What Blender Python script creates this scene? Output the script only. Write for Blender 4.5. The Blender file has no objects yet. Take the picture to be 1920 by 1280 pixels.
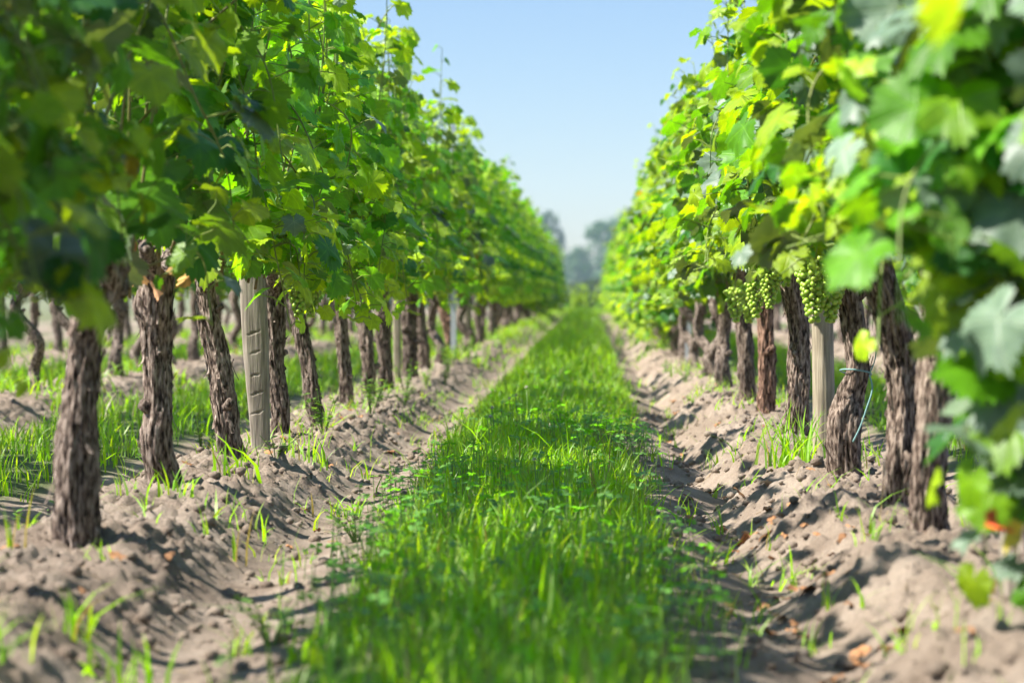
import bpy, math, random
import numpy as np
from mathutils import Vector, Matrix

S = bpy.context.scene
COL = S.collection
R = math.radians

# ------------------------------------------------------------------ camera
CAM_H = 0.50
cam_d = bpy.data.cameras.new('camera'); cam = bpy.data.objects.new('camera', cam_d); COL.objects.link(cam)
cam_d.sensor_width = 36.0; cam_d.lens = 90.0
cam_d.clip_start = 0.05; cam_d.clip_end = 6000
cam.location = (0, 0, CAM_H)
cam.rotation_euler = (R(90 - 1.1), 0, R(1.73))
cam_d.dof.use_dof = True; cam_d.dof.focus_distance = 6.5; cam_d.dof.aperture_fstop = 5.0
S.camera = cam

# ------------------------------------------------------------------ sky, sun, exposure
SUN_EL, SUN_FROM = 48.0, 10.0          # elevation; degrees behind the camera's left
sx = -math.cos(R(SUN_EL)) * math.cos(R(SUN_FROM)); sy = -math.cos(R(SUN_EL)) * math.sin(R(SUN_FROM)); sz = math.sin(R(SUN_EL))
w = bpy.data.worlds.new("World"); S.world = w; w.use_nodes = True
nt = w.node_tree; bg = nt.nodes['Background']
sky = nt.nodes.new('ShaderNodeTexSky'); sky.sky_type = 'NISHITA'; sky.sun_disc = False
sky.sun_elevation = R(SUN_EL); sky.sun_rotation = math.atan2(sx, sy)
sky.air_density = 1.0; sky.dust_density = 0.3; sky.ozone_density = 4.0
# milky summer air: the sky is a softer, cooler blue towards the horizon
_tc = nt.nodes.new('ShaderNodeTexCoord'); _sp = nt.nodes.new('ShaderNodeSeparateXYZ'); nt.links.new(_tc.outputs['Generated'], _sp.inputs[0])
_rp = nt.nodes.new('ShaderNodeValToRGB'); nt.links.new(_sp.outputs[2], _rp.inputs[0]); _e = _rp.color_ramp.elements
_e[0].position = 0.0; _e[0].color = (.53, .525, .59, 1); _e[1].position = .5; _e[1].color = (1, .98, .98, 1)
_m = _e.new(.14); _m.color = (.50, .52, .58, 1)
_mx = nt.nodes.new('ShaderNodeMix'); _mx.data_type = 'RGBA'; _mx.blend_type = 'MULTIPLY'; _mx.inputs[0].default_value = 1
nt.links.new(sky.outputs[0], _mx.inputs[6]); nt.links.new(_rp.outputs[0], _mx.inputs[7]); nt.links.new(_mx.outputs[2], bg.inputs[0]); bg.inputs[1].default_value = 0.105
sun_d = bpy.data.lights.new('sun', 'SUN'); sun_d.energy = 5.0; sun_d.angle = R(0.53); sun_d.color = (1.0, 0.95, 0.86)
sun = bpy.data.objects.new('sun', sun_d); COL.objects.link(sun)
sun.rotation_euler = Vector((sx, sy, sz)).to_track_quat('Z', 'Y').to_euler()
sun.location = (-20, -4, 30)
S.view_settings.view_transform = 'Standard'; S.view_settings.look = 'None'
S.view_settings.exposure = 1.38; S.view_settings.gamma = 1.0
S.render.engine = 'CYCLES'
c = S.cycles
c.max_bounces = 7; c.diffuse_bounces = 4; c.glossy_bounces = 2; c.transmission_bounces = 6; c.volume_bounces = 1; c.transparent_max_bounces = 4
c.caustics_reflective = False; c.caustics_refractive = False
c.use_denoising = True; c.use_adaptive_sampling = True; c.adaptive_threshold = 0.02
c.sample_clamp_indirect = 6.0

# ------------------------------------------------------------------ numpy noise
_perm = np.random.RandomState(7).permutation(256); _perm = np.concatenate([_perm, _perm, _perm])
_g3 = np.random.RandomState(8).normal(size=(256, 3)); _g3 /= np.linalg.norm(_g3, axis=1)[:, None]
def perlin(x, y, z=0.0):
    x, y, z = np.broadcast_arrays(np.asarray(x, float), np.asarray(y, float), np.asarray(z, float))
    xi, yi, zi = np.floor(x).astype(int), np.floor(y).astype(int), np.floor(z).astype(int)
    xf, yf, zf = x - xi, y - yi, z - zi
    u, v, t = [f * f * f * (f * (f * 6 - 15) + 10) for f in (xf, yf, zf)]
    def g(i, j, k):
        h = _perm[_perm[_perm[(xi + i) & 255] + ((yi + j) & 255)] + ((zi + k) & 255)]
        gr = _g3[h]
        return gr[..., 0] * (xf - i) + gr[..., 1] * (yf - j) + gr[..., 2] * (zf - k)
    def l(a, b, t): return a + (b - a) * t
    a = l(l(g(0, 0, 0), g(1, 0, 0), u), l(g(0, 1, 0), g(1, 1, 0), u), v)
    b = l(l(g(0, 0, 1), g(1, 0, 1), u), l(g(0, 1, 1), g(1, 1, 1), u), v)
    return l(a, b, t) * 1.6
def sstep(a, b, x):
    t = np.clip((x - a) / (b - a), 0, 1); return t * t * (3 - 2 * t)

# ------------------------------------------------------------------ mesh helpers
def mesh_np(name, V, F, uv=None, col=None, smooth=True, mats=(), fmat=None):
    """V (n,3), F list of index arrays (tris and/or quads) -> mesh; uv and col are per vertex"""
    me = bpy.data.meshes.new(name)
    if not isinstance(F, (list, tuple)): F = [F]
    F = [np.asarray(f, np.int32) for f in F if len(f)]
    loops = np.concatenate([f.ravel() for f in F]).astype(np.int32)
    tot = np.concatenate([np.full(len(f), f.shape[1], np.int32) for f in F])
    st = np.concatenate([[0], np.cumsum(tot)[:-1]]).astype(np.int32)
    me.vertices.add(len(V)); me.vertices.foreach_set('co', np.ascontiguousarray(V, np.float32).ravel())
    me.loops.add(len(loops)); me.loops.foreach_set('vertex_index', loops)
    me.polygons.add(len(tot)); me.polygons.foreach_set('loop_start', st); me.polygons.foreach_set('loop_total', tot)
    if fmat is not None: me.polygons.foreach_set('material_index', np.asarray(fmat, np.int32))
    me.polygons.foreach_set('use_smooth', np.full(len(tot), bool(smooth)))
    for m in mats: me.materials.append(m)
    if uv is not None:
        l = me.uv_layers.new(name='leaf_uv'); l.data.foreach_set('uv', np.ascontiguousarray(uv[loops], np.float32).ravel())
    if col is not None:
        a = me.color_attributes.new('tint', 'FLOAT_COLOR', 'POINT')
        c4 = np.ones((len(V), 4), np.float32); c4[:, :3] = col; a.data.foreach_set('color', c4.ravel())
    me.update(calc_edges=True); me.validate()
    return me

class MB:
    """collects vertex / face blocks, with one tint and one material index per block"""
    def __init__(s): s.V, s.T, s.Q, s.C, s.U, s.mt, s.mq, s.n = [], [], [], [], [], [], [], 0
    def add(s, V, T=None, Q=None, col=(1, 1, 1), uv=None, mi=0):
        V = np.asarray(V, float); s.V.append(V)
        if T is not None and len(T): s.T.append(np.asarray(T) + s.n); s.mt.append(np.full(len(T), mi))
        if Q is not None and len(Q): s.Q.append(np.asarray(Q) + s.n); s.mq.append(np.full(len(Q), mi))
        col = np.asarray(col, float)
        s.C.append(np.broadcast_to(col, (len(V), 3)) if col.ndim == 1 else col)
        s.U.append(np.zeros((len(V), 2)) if uv is None else np.asarray(uv))
        s.n += len(V)
    def mesh(s, name, mats, smooth=True):
        F, fm = [], []
        if s.T: F.append(np.concatenate(s.T)); fm.append(np.concatenate(s.mt))
        if s.Q: F.append(np.concatenate(s.Q)); fm.append(np.concatenate(s.mq))
        return mesh_np(name, np.concatenate(s.V), F, np.concatenate(s.U), np.concatenate(s.C), smooth, mats, np.concatenate(fm))

def nrm(v):
    v = np.asarray(v, float); return v / max(1e-9, np.linalg.norm(v))

def tube(mb, P, rad, n=6, col=(1, 1, 1), mi=0, caps=True):
    P = np.asarray(P, float); rad = np.broadcast_to(np.asarray(rad, float), (len(P),))
    T = np.gradient(P, axis=0); T /= np.maximum(1e-9, np.linalg.norm(T, axis=1))[:, None]
    ref = np.array([0.31, 0.87, 0.13]) if abs(nrm(T.mean(0))[2]) > .7 else np.array([0.1, 0.2, 1.0])
    A = np.cross(T, ref); A /= np.linalg.norm(A, axis=1)[:, None]; B = np.cross(T, A)
    a = np.arange(n) / n * 2 * np.pi
    V = P[:, None] + rad[:, None, None] * (A[:, None] * np.cos(a)[None, :, None] + B[:, None] * np.sin(a)[None, :, None])
    V = V.reshape(-1, 3); m = len(P)
    i = (np.arange(m - 1)[:, None] * n + np.arange(n)[None]).ravel(); j = (np.arange(m - 1)[:, None] * n + (np.arange(n)[None] + 1) % n).ravel()
    Q = np.stack([i, j, j + n, i + n], 1)
    Tt = []; col = np.asarray(col, float)
    if col.ndim == 2: col = np.concatenate([np.repeat(col, n, 0)] + ([col[[0, -1]]] if caps else []))
    if caps:
        V = np.concatenate([V, P[[0, -1]]]); k = m * n
        Tt = [[k, (q + 1) % n, q] for q in range(n)] + [[k + 1, (m - 1) * n + q, (m - 1) * n + (q + 1) % n] for q in range(n)]
    mb.add(V, Tt, Q, col, mi=mi)

def spline(pts, n):
    """smooth curve through pts (k, d), n samples"""
    p = np.asarray(pts, float)
    d = np.concatenate([[0], np.cumsum(np.linalg.norm(np.diff(p[:, :3], axis=0), axis=1))]); d /= d[-1]
    t = np.linspace(0, 1, n); out = np.empty((n, p.shape[1]))
    m = np.gradient(p, d, axis=0)
    k = np.clip(np.searchsorted(d, t, 'right') - 1, 0, len(d) - 2); h = d[k + 1] - d[k]; u = ((t - d[k]) / h)[:, None]; h = h[:, None]
    return (2*u**3-3*u**2+1)*p[k] + (u**3-2*u**2+u)*h*m[k] + (-2*u**3+3*u**2)*p[k+1] + (u**3-u**2)*h*m[k+1]

def tag(o, label, cat=None, group=None, kind=None):
    o['label'] = label
    if cat: o['category'] = cat
    if group: o['group'] = group
    if kind: o['kind'] = kind
    return o
def ob(name, me, parent=None, loc=None):
    o = bpy.data.objects.new(name, me); COL.objects.link(o)
    if parent is not None: o.parent = parent
    if loc is not None: o.location = loc
    return o
def empty(name, loc):
    o = bpy.data.objects.new(name, None); COL.objects.link(o); o.location = loc; o.empty_display_size = .1; return o

# ------------------------------------------------------------------ materials
def mat(name):
    m = bpy.data.materials.new(name); m.use_nodes = True; t = m.node_tree
    return m, t, t.nodes['Principled BSDF'], t.nodes['Material Output']
def N(t, typ, **kw):
    n = t.nodes.new(typ)
    for k, v in kw.items():
        if k in n.inputs: n.inputs[k].default_value = v
        else: setattr(n, k, v)
    return n
def math_(t, op, a, b=None, clamp=False):
    n = t.nodes.new('ShaderNodeMath'); n.operation = op; n.use_clamp = clamp
    for i, v in enumerate((a, b)):
        if v is None: continue
        if isinstance(v, (int, float)): n.inputs[i].default_value = v
        else: t.links.new(v, n.inputs[i])
    return n.outputs[0]
def ramp(t, fac, stops):
    r = t.nodes.new('ShaderNodeValToRGB'); e = r.color_ramp.elements
    while len(e) < len(stops): e.new(0.5)
    for k, (p, cc) in enumerate(stops): e[k].position = p; e[k].color = (*cc, 1)
    t.links.new(fac, r.inputs[0]); return r.outputs[0]
def mixc(t, fac, a, b, mode='MIX'):
    n = t.nodes.new('ShaderNodeMix'); n.data_type = 'RGBA'; n.blend_type = mode
    for i, v in ((0, fac), (6, a), (7, b)):
        if isinstance(v, (int, float)): n.inputs[i].default_value = v
        elif isinstance(v, tuple): n.inputs[i].default_value = (*v, 1)
        else: t.links.new(v, n.inputs[i])
    return n.outputs[2]

def leaf_material(name, trans=0.45, tcol=(1.95, 1.85, 0.22), rough=0.46, veins=True, spec=0.36):
    m, t, p, out = mat(name); L = t.links
    at = N(t, 'ShaderNodeAttribute', attribute_name='tint')
    geo = N(t, 'ShaderNodeNewGeometry'); tc = N(t, 'ShaderNodeTexCoord')
    no = N(t, 'ShaderNodeTexNoise'); no.inputs['Scale'].default_value = 45; no.inputs['Detail'].default_value = 3
    L.new(tc.outputs['Object'], no.inputs['Vector'])
    base = mixc(t, 1.0, at.outputs['Color'], ramp(t, no.outputs['Fac'], [(.3, (.78, .8, .8)), (.7, (1.2, 1.16, 1.1))]), 'MULTIPLY')
    bump = N(t, 'ShaderNodeBump'); bump.inputs['Strength'].default_value = .35; bump.inputs['Distance'].default_value = .004
    hgt = no.outputs['Fac']
    if veins:
        uvn = N(t, 'ShaderNodeUVMap', uv_map='leaf_uv'); sp = N(t, 'ShaderNodeSeparateXYZ'); L.new(uvn.outputs[0], sp.inputs[0])
        ax = math_(t, 'ABSOLUTE', sp.outputs[0]); y = sp.outputs[1]
        d = math_(t, 'ABSOLUTE', sp.outputs[0])
        for deg in (54, 112):
            s_, c_ = math.sin(R(deg)), math.cos(R(deg))
            perp = math_(t, 'ABSOLUTE', math_(t, 'SUBTRACT', math_(t, 'MULTIPLY', ax, c_), math_(t, 'MULTIPLY', y, s_)))
            d = math_(t, 'MINIMUM', d, perp)
        # side veins: slanted ribs repeating along the blade
        rib = math_(t, 'ABSOLUTE', math_(t, 'SUBTRACT', math_(t, 'FRACT', math_(t, 'MULTIPLY', math_(t, 'SUBTRACT', y, math_(t, 'MULTIPLY', ax, .8)), 6.0)), .5))
        rib = math_(t, 'MULTIPLY', math_(t, 'SUBTRACT', .06, rib, True), 6.0, True)
        v = math_(t, 'SUBTRACT', 1.0, math_(t, 'MULTIPLY', d, 30.0), True)
        v = math_(t, 'MAXIMUM', v, math_(t, 'MULTIPLY', rib, .5))
        base = mixc(t, math_(t, 'MULTIPLY', v, .55), base, mixc(t, 1.0, base, (1.9, 1.6, 1.7), 'MULTIPLY'))
        hgt = math_(t, 'SUBTRACT', hgt, math_(t, 'MULTIPLY', v, .5))
    L.new(hgt, bump.inputs['Height'])
    under = mixc(t, geo.outputs['Backfacing'], base, mixc(t, .45, base, (.16, .22, .10)))
    L.new(under, p.inputs['Base Color']); L.new(bump.outputs[0], p.inputs['Normal'])
    p.inputs['Roughness'].default_value = rough; p.inputs['Specular IOR Level'].default_value = spec
    tr = N(t, 'ShaderNodeBsdfTranslucent'); L.new(mixc(t, 1.0, base, tcol, 'MULTIPLY'), tr.inputs['Color'])
    mx = N(t, 'ShaderNodeMixShader'); sc = N(t, 'ShaderNodeSeparateColor'); L.new(at.outputs['Color'], sc.inputs[0])
    dust = math_(t, 'MULTIPLY', math_(t, 'SUBTRACT', math_(t, 'DIVIDE', sc.outputs[2], sc.outputs[1]), .25), 3.0, True)   # spray residue lets less light through
    L.new(math_(t, 'MULTIPLY', math_(t, 'SUBTRACT', 1.0, math_(t, 'MULTIPLY', dust, .62)), trans), mx.inputs[0])
    L.new(p.outputs[0], mx.inputs[1]); L.new(tr.outputs[0], mx.inputs[2]); L.new(mx.outputs[0], out.inputs[0])
    return m
M_LEAF = leaf_material('vine_leaf')
M_GRASS = leaf_material('grass_blade', trans=.45, tcol=(2.1, 1.9, .5), rough=.45, veins=False, spec=.4)
M_TREE = leaf_material('tree_leaf', trans=.25, tcol=(1.8, 1.8, .7), rough=.6, veins=False, spec=.3)

def tint_material(name, rough=.7, spec=.3, var=.35, scale=60):
    m, t, p, out = mat(name); L = t.links
    at = N(t, 'ShaderNodeAttribute', attribute_name='tint'); tc = N(t, 'ShaderNodeTexCoord')
    no = N(t, 'ShaderNodeTexNoise'); no.inputs['Scale'].default_value = scale; no.inputs['Detail'].default_value = 4
    L.new(tc.outputs['Object'], no.inputs['Vector'])
    L.new(mixc(t, 1.0, at.outputs['Color'], ramp(t, no.outputs['Fac'], [(.3, (1 - var,) * 3), (.7, (1 + var,) * 3)]), 'MULTIPLY'), p.inputs['Base Color'])
    p.inputs['Roughness'].default_value = rough; p.inputs['Specular IOR Level'].default_value = spec
    return m
M_STEM = tint_material('green_stem', .5, .4, .2)
M_DRY = tint_material('dry_leaf', .8, .2, .4)
M_PETAL = tint_material('petal', .8, .1, .1)

def bark_material():
    m, t, p, out = mat('vine_bark'); L = t.links
    tc = N(t, 'ShaderNodeTexCoord'); at = N(t, 'ShaderNodeAttribute', attribute_name='tint')
    mp = N(t, 'ShaderNodeMapping'); mp.inputs['Scale'].default_value = (1, 1, .26); L.new(tc.outputs['Object'], mp.inputs[0])
    n1 = N(t, 'ShaderNodeTexNoise'); n1.inputs['Scale'].default_value = 150; n1.inputs['Detail'].default_value = 6; L.new(mp.outputs[0], n1.inputs['Vector'])
    n2 = N(t, 'ShaderNodeTexNoise'); n2.inputs['Scale'].default_value = 14; n2.inputs['Detail'].default_value = 4; L.new(tc.outputs['Object'], n2.inputs['Vector'])
    colr = ramp(t, n1.outputs['Fac'], [(.36, (.022, .016, .013)), (.48, (.14, .108, .09)), (.64, (.35, .30, .26))])
    colr = mixc(t, 1.0, colr, ramp(t, n2.outputs['Fac'], [(.3, (.72, .68, .66)), (.7, (1.18, 1.14, 1.12))]), 'MULTIPLY')
    L.new(mixc(t, 1.0, colr, at.outputs['Color'], 'MULTIPLY'), p.inputs['Base Color'])
    b = N(t, 'ShaderNodeBump'); b.inputs['Strength'].default_value = .9; b.inputs['Distance'].default_value = .006
    L.new(n1.outputs['Fac'], b.inputs['Height']); L.new(b.outputs[0], p.inputs['Normal'])
    p.inputs['Roughness'].default_value = .9; p.inputs['Specular IOR Level'].default_value = .15
    return m
M_BARK = bark_material()

def wood_material(name, lo, hi):
    m, t, p, out = mat(name); L = t.links
    tc = N(t, 'ShaderNodeTexCoord'); mp = N(t, 'ShaderNodeMapping'); mp.inputs['Scale'].default_value = (1, 1, .06); L.new(tc.outputs['Object'], mp.inputs[0])
    n1 = N(t, 'ShaderNodeTexNoise'); n1.inputs['Scale'].default_value = 170; n1.inputs['Detail'].default_value = 5; L.new(mp.outputs[0], n1.inputs['Vector'])
    n2 = N(t, 'ShaderNodeTexNoise'); n2.inputs['Scale'].default_value = 9; n2.inputs['Detail'].default_value = 5; L.new(tc.outputs['Object'], n2.inputs['Vector'])
    cc = ramp(t, n1.outputs['Fac'], [(.3, lo), (.65, hi)])
    L.new(mixc(t, 1.0, cc, ramp(t, n2.outputs['Fac'], [(.3, (.7, .68, .64)), (.7, (1.12, 1.12, 1.1))]), 'MULTIPLY'), p.inputs['Base Color'])
    b = N(t, 'ShaderNodeBump'); b.inputs['Strength'].default_value = .6; b.inputs['Distance'].default_value = .003
    L.new(n1.outputs['Fac'], b.inputs['Height']); L.new(b.outputs[0], p.inputs['Normal'])
    p.inputs['Roughness'].default_value = .85
    return m
M_OLDWOOD = wood_material('weathered_stake_wood', (.15, .122, .098), (.36, .307, .255))
M_PALEWOOD = wood_material('pale_stake_wood', (.20, .165, .118), (.39, .33, .25))
def metal_material():
    m, t, p, out = mat('galvanised_metal')
    p.inputs['Base Color'].default_value = (.55, .58, .62, 1); p.inputs['Metallic'].default_value = .8
    no = N(t, 'ShaderNodeTexNoise'); no.inputs['Scale'].default_value = 40
    t.links.new(math_(t, 'MULTIPLY_ADD', no.outputs['Fac'], .4), p.inputs['Roughness'])
    return m
M_METAL = metal_material()
m, t, p, _ = mat('teal_twine'); p.inputs['Base Color'].default_value = (.16, .42, .40, 1); p.inputs['Roughness'].default_value = .5; M_TWINE = m
nn = N(t, 'ShaderNodeTexNoise'); nn.inputs['Scale'].default_value = 90; t.links.new(ramp(t, nn.outputs['Fac'], [(.3, (.10, .24, .24)), (.7, (.24, .40, .38))]), p.inputs['Base Color'])
m, t, p, _ = mat('grape_skin'); M_GRAPE = m
at = N(t, 'ShaderNodeAttribute', attribute_name='tint'); tc = N(t, 'ShaderNodeTexCoord'); nn = N(t, 'ShaderNodeTexNoise'); nn.inputs['Scale'].default_value = 120
t.links.new(tc.outputs['Object'], nn.inputs['Vector'])
t.links.new(mixc(t, 1.0, at.outputs['Color'], ramp(t, nn.outputs['Fac'], [(.3, (.9, .9, .9)), (.7, (1.1, 1.1, 1.3))]), 'MULTIPLY'), p.inputs['Base Color'])
p.inputs['Roughness'].default_value = .38; p.inputs['Subsurface Weight'].default_value = .5; p.inputs['Subsurface Radius'].default_value = (.6, 1.0, .2); p.inputs['Subsurface Scale'].default_value = .006

def soil_material():
    m, t, p, out = mat('sandy_soil'); L = t.links
    tc = N(t, 'ShaderNodeTexCoord'); at = N(t, 'ShaderNodeAttribute', attribute_name='tint')
    sp = N(t, 'ShaderNodeSeparateColor'); L.new(at.outputs['Color'], sp.inputs[0])
    n1 = N(t, 'ShaderNodeTexNoise'); n1.inputs['Scale'].default_value = 7; n1.inputs['Detail'].default_value = 8
    n2 = N(t, 'ShaderNodeTexNoise'); n2.inputs['Scale'].default_value = 190; n2.inputs['Detail'].default_value = 6; n2.inputs['Roughness'].default_value = .7
    for n in (n1, n2): L.new(tc.outputs['Object'], n.inputs['Vector'])
    soil = ramp(t, n1.outputs['Fac'], [(.3, (.205, .160, .126)), (.5, (.285, .229, .184)), (.7, (.36, .30, .248))])
    soil = mixc(t, 1.0, soil, ramp(t, n2.outputs['Fac'], [(.3, (.72, .70, .68)), (.7, (1.22, 1.2, 1.18))]), 'MULTIPLY')
    thatch = ramp(t, n2.outputs['Fac'], [(.35, (.045, .075, .02)), (.65, (.12, .17, .05))])
    L.new(mixc(t, sp.outputs[1], soil, thatch), p.inputs['Base Color'])
    b = N(t, 'ShaderNodeBump'); b.inputs['Strength'].default_value = .9; b.inputs['Distance'].default_value = .008
    L.new(n2.outputs['Fac'], b.inputs['Height']); L.new(b.outputs[0], p.inputs['Normal'])
    p.inputs['Roughness'].default_value = .95; p.inputs['Specular IOR Level'].default_value = .1
    return m
M_SOIL = soil_material()

# ------------------------------------------------------------------ the ground
ROW_X0, ROW_STEP = 0.6, 1.5
ROW_END = 64.0
def grass_mask(x, y):
    """1 inside the grassed strip of an alley, 0 on the tilled soil"""
    k = np.round((x + .16) / ROW_STEP); u = x + .16 - k * ROW_STEP
    e = .05 * perlin(y * .9, k * 7.3 + 1) + .035 * perlin(y * 3.1, k * 5.1 + 9) + .03 * perlin(x * 9, y * 9, 3)
    hw = np.where(u < 0, .20 + .085 * sstep(3.5, 8, y), .265 + .06 * sstep(4, 8, y))
    g = sstep(.05, -.04, np.abs(u) - hw - e)
    bare = np.exp(-(((x - .16) / .10) ** 2 + ((y - 8.0) / .9) ** 2)) * (k == 0)     # a worn patch at the right edge
    g = g * (1 - np.clip(bare * 1.3, 0, 1))
    return np.where(y > ROW_END, 1.0, g)
def height(x, y, fine=True):
    x = np.asarray(x, float); y = np.asarray(y, float)
    k = np.round((x - ROW_X0) / ROW_STEP); u = x - (ROW_X0 + k * ROW_STEP); a = np.abs(u)
    wl = .275 + .035 * perlin(y * 1.7, k * 3.7) + .02 * perlin(y * 5, k * 9.1)              # steep bank (right side of a row)
    wr = .245 + .06 * perlin(y * 1.15, k * 4.1 + 20) + .055 * np.sin(y * 2 * np.pi / .98 + k)  # scalloped bank (left side of a row)
    hc = .082 + .014 * perlin(y * 1.4, k * 2.3, 5) + np.where(k == 0, .016, .004) * np.sin(y * 2 * np.pi / .98 + k * 2)
    rl = (1 - sstep(.42, 1.06, a / wl)) * (.85 + .15 * (1 - a / wl)); rr = 1 - sstep(.30, 1.10, a / wr)
    rid = np.where(u > 0, rl, rr)
    wd = np.where(u > 0, wl, wr)
    h = hc * rid - np.where(u > 0, .024, .04) * np.exp(-((a - wd - .05) / .075) ** 2) + .025 * sstep(.42, .62, a)
    fade = np.clip((ROW_END + 6 - y) / 6, 0, 1)
    fx = np.clip((9 - np.abs(x)) / 1.5, 0, 1)
    if fine:
        am = (.20 + .80 * np.clip(rid * 2.2, 0, 1)) * (1 - .4 * sstep(.5, .6, a))
        n = .013 * (np.abs(perlin(x * 7, y * 7, 1)) - .3) + .024 * (np.abs(perlin(x * 15 + .05 * perlin(x * 30, y * 30), y * 15, 2)) - .3) + .020 * (np.abs(perlin(x * 31, y * 31, 3)) - .3) + .013 * (np.abs(perlin(x * 58, y * 58, 5)) - .3)
        n += .012 * perlin(x * 4, y * 4, 4)
        clod = np.clip(perlin(x * 19, y * 19, 9) - .28, 0, 1) * .026 + np.clip(perlin(x * 37, y * 37, 19) - .3, 0, 1) * .03
        h = h + am * (n + clod)
    h = h * fade * fx
    drop = -1.0 * sstep(ROW_END, ROW_END + 22, y) + .8 * sstep(130, 230, y)
    return h + drop
def H(x, y): return float(height(np.array([x]), np.array([y]))[0])
def Hs(x, y): return float(height(np.array([x]), np.array([y]), False)[0])

ys = [1.0]
while ys[-1] < 60: ys.append(ys[-1] + max(.006, ys[-1] * .0026))
while ys[-1] < 2500: ys.append(ys[-1] * 1.06)
ys = np.array([-60, -20, -6, -2, 0, .5] + ys)
xs = np.concatenate([-np.geomspace(900, 2.65, 60), np.arange(-2.6, 1.5, .0075), np.geomspace(1.55, 900, 60)])
X, Y = np.meshgrid(xs, ys); Z = height(X, Y)
gm = grass_mask(X, Y); gm = np.where(np.abs(X) > 9, .8, gm)
nx, ny = len(xs), len(ys)
i = (np.arange(ny - 1)[:, None] * nx + np.arange(nx - 1)[None]).ravel()
colr = np.stack([np.zeros_like(gm), gm * .85, np.zeros_like(gm)], -1).reshape(-1, 3)
g = ob('ground', mesh_np('ground', np.stack([X, Y, Z], -1).reshape(-1, 3), np.stack([i, i + 1, i + nx + 1, i + nx], 1), None, colr, True, [M_SOIL]))
tag(g, 'sandy tilled soil banked up along the vine rows with wheel furrows', 'ground', None, 'structure')

# ------------------------------------------------------------------ leaf shapes
def leaf_template(n, seed, teeth=True):
    r_ = np.random.RandomState(seed)
    keys_a = np.array([0, 28, 54, 84, 112, 140, 158, 180.])
    keys_r = np.array([1.0, .80, .93, .73, .82, .70, .64, .16])
    keys_r = keys_r * (1 + r_.uniform(-.07, .07, 8))
    th = (np.arange(n) + .5) / n * 360 - 180
    jl = keys_r * (1 + r_.uniform(-.05, .05, 8)); a = np.abs(th)
    def prof(kr):
        i = np.clip(np.searchsorted(keys_a, a, 'right') - 1, 0, 6); t = (a - keys_a[i]) / (keys_a[i + 1] - keys_a[i]); t = t * t * (3 - 2 * t)
        return kr[i] * (1 - t) + kr[i + 1] * t
    r = np.where(th < 0, prof(keys_r), prof(jl))
    ro = r * (1 + (.075 * np.where(np.arange(n) % 2, 1, -1) if teeth else 0) + r_.uniform(-.035, .035, n))
    tr = np.radians(th)
    fold, cup, wav, ph = r_.uniform(.05, .40), r_.uniform(.05, .32), r_.uniform(.03, .10), r_.uniform(0, 6)
    curl = r_.uniform(-.1, .25)
    def pts(rr, tr):
        x, y = rr * np.sin(tr), rr * np.cos(tr)
        z = fold * np.abs(x) - cup * rr ** 2 * .9 + wav * np.sin(4 * tr + ph) * rr + .04 * np.sin(9 * tr + ph * 2) * rr ** 2 - curl * np.clip(y, 0, 2) ** 2
        return np.stack([x, y, z], 1)
    if n >= 24:
        h = n // 2; tm = tr.reshape(h, 2).mean(1); rm = r.reshape(h, 2).mean(1) * .55
        V = np.concatenate([[[0, 0, 0]], pts(rm, tm), pts(ro, tr)]); T = []
        for k in range(h):
            k2 = (k + 1) % h; o = 1 + h
            if k < h - 1: T.append([0, 1 + k2, 1 + k])
            T += [[1 + k, o + 2 * k + 1, o + 2 * k]]
            if k < h - 1: T += [[1 + k, o + 2 * k2, o + 2 * k + 1], [1 + k, 1 + k2, o + 2 * k2]]
    else:
        V = np.concatenate([[[0, 0, 0]], pts(ro, tr)]); T = [[0, 2 + k, 1 + k] for k in range(n - 1)]
    return V, np.array(T), V[:, :2].copy()
LEAVES = [leaf_template(56, 100 + s) for s in range(12)]

LIGHT_TONE = [1.0]  # leaf colour multiplier
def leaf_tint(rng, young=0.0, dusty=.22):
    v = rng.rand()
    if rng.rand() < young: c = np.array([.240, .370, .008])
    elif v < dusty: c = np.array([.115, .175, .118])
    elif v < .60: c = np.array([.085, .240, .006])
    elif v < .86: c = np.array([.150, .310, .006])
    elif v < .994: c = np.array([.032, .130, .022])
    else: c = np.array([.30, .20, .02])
    return c * rng.uniform(.75, 1.2) * LIGHT_TONE[0]
def put_leaf(mb, pos, out, scale, rng, col, up=None, hang=.8):
    out = nrm(out)
    n = nrm(out * rng.uniform(.5, 1.0) + np.array([0, 0, rng.uniform(.15, .95)]) + rng.normal(0, .28, 3))
    t = np.array([out[0] * .5, out[1] * .5, -hang]) + rng.normal(0, .35, 3)
    t = t - n * t.dot(n); t = nrm(t); s = np.cross(t, n)
    V, T, U = LEAVES[rng.randint(len(LEAVES))]
    Mx = np.stack([s, t, n], 0) * scale
    mb.add(V @ Mx + pos, T, None, col, U, 0)

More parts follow.
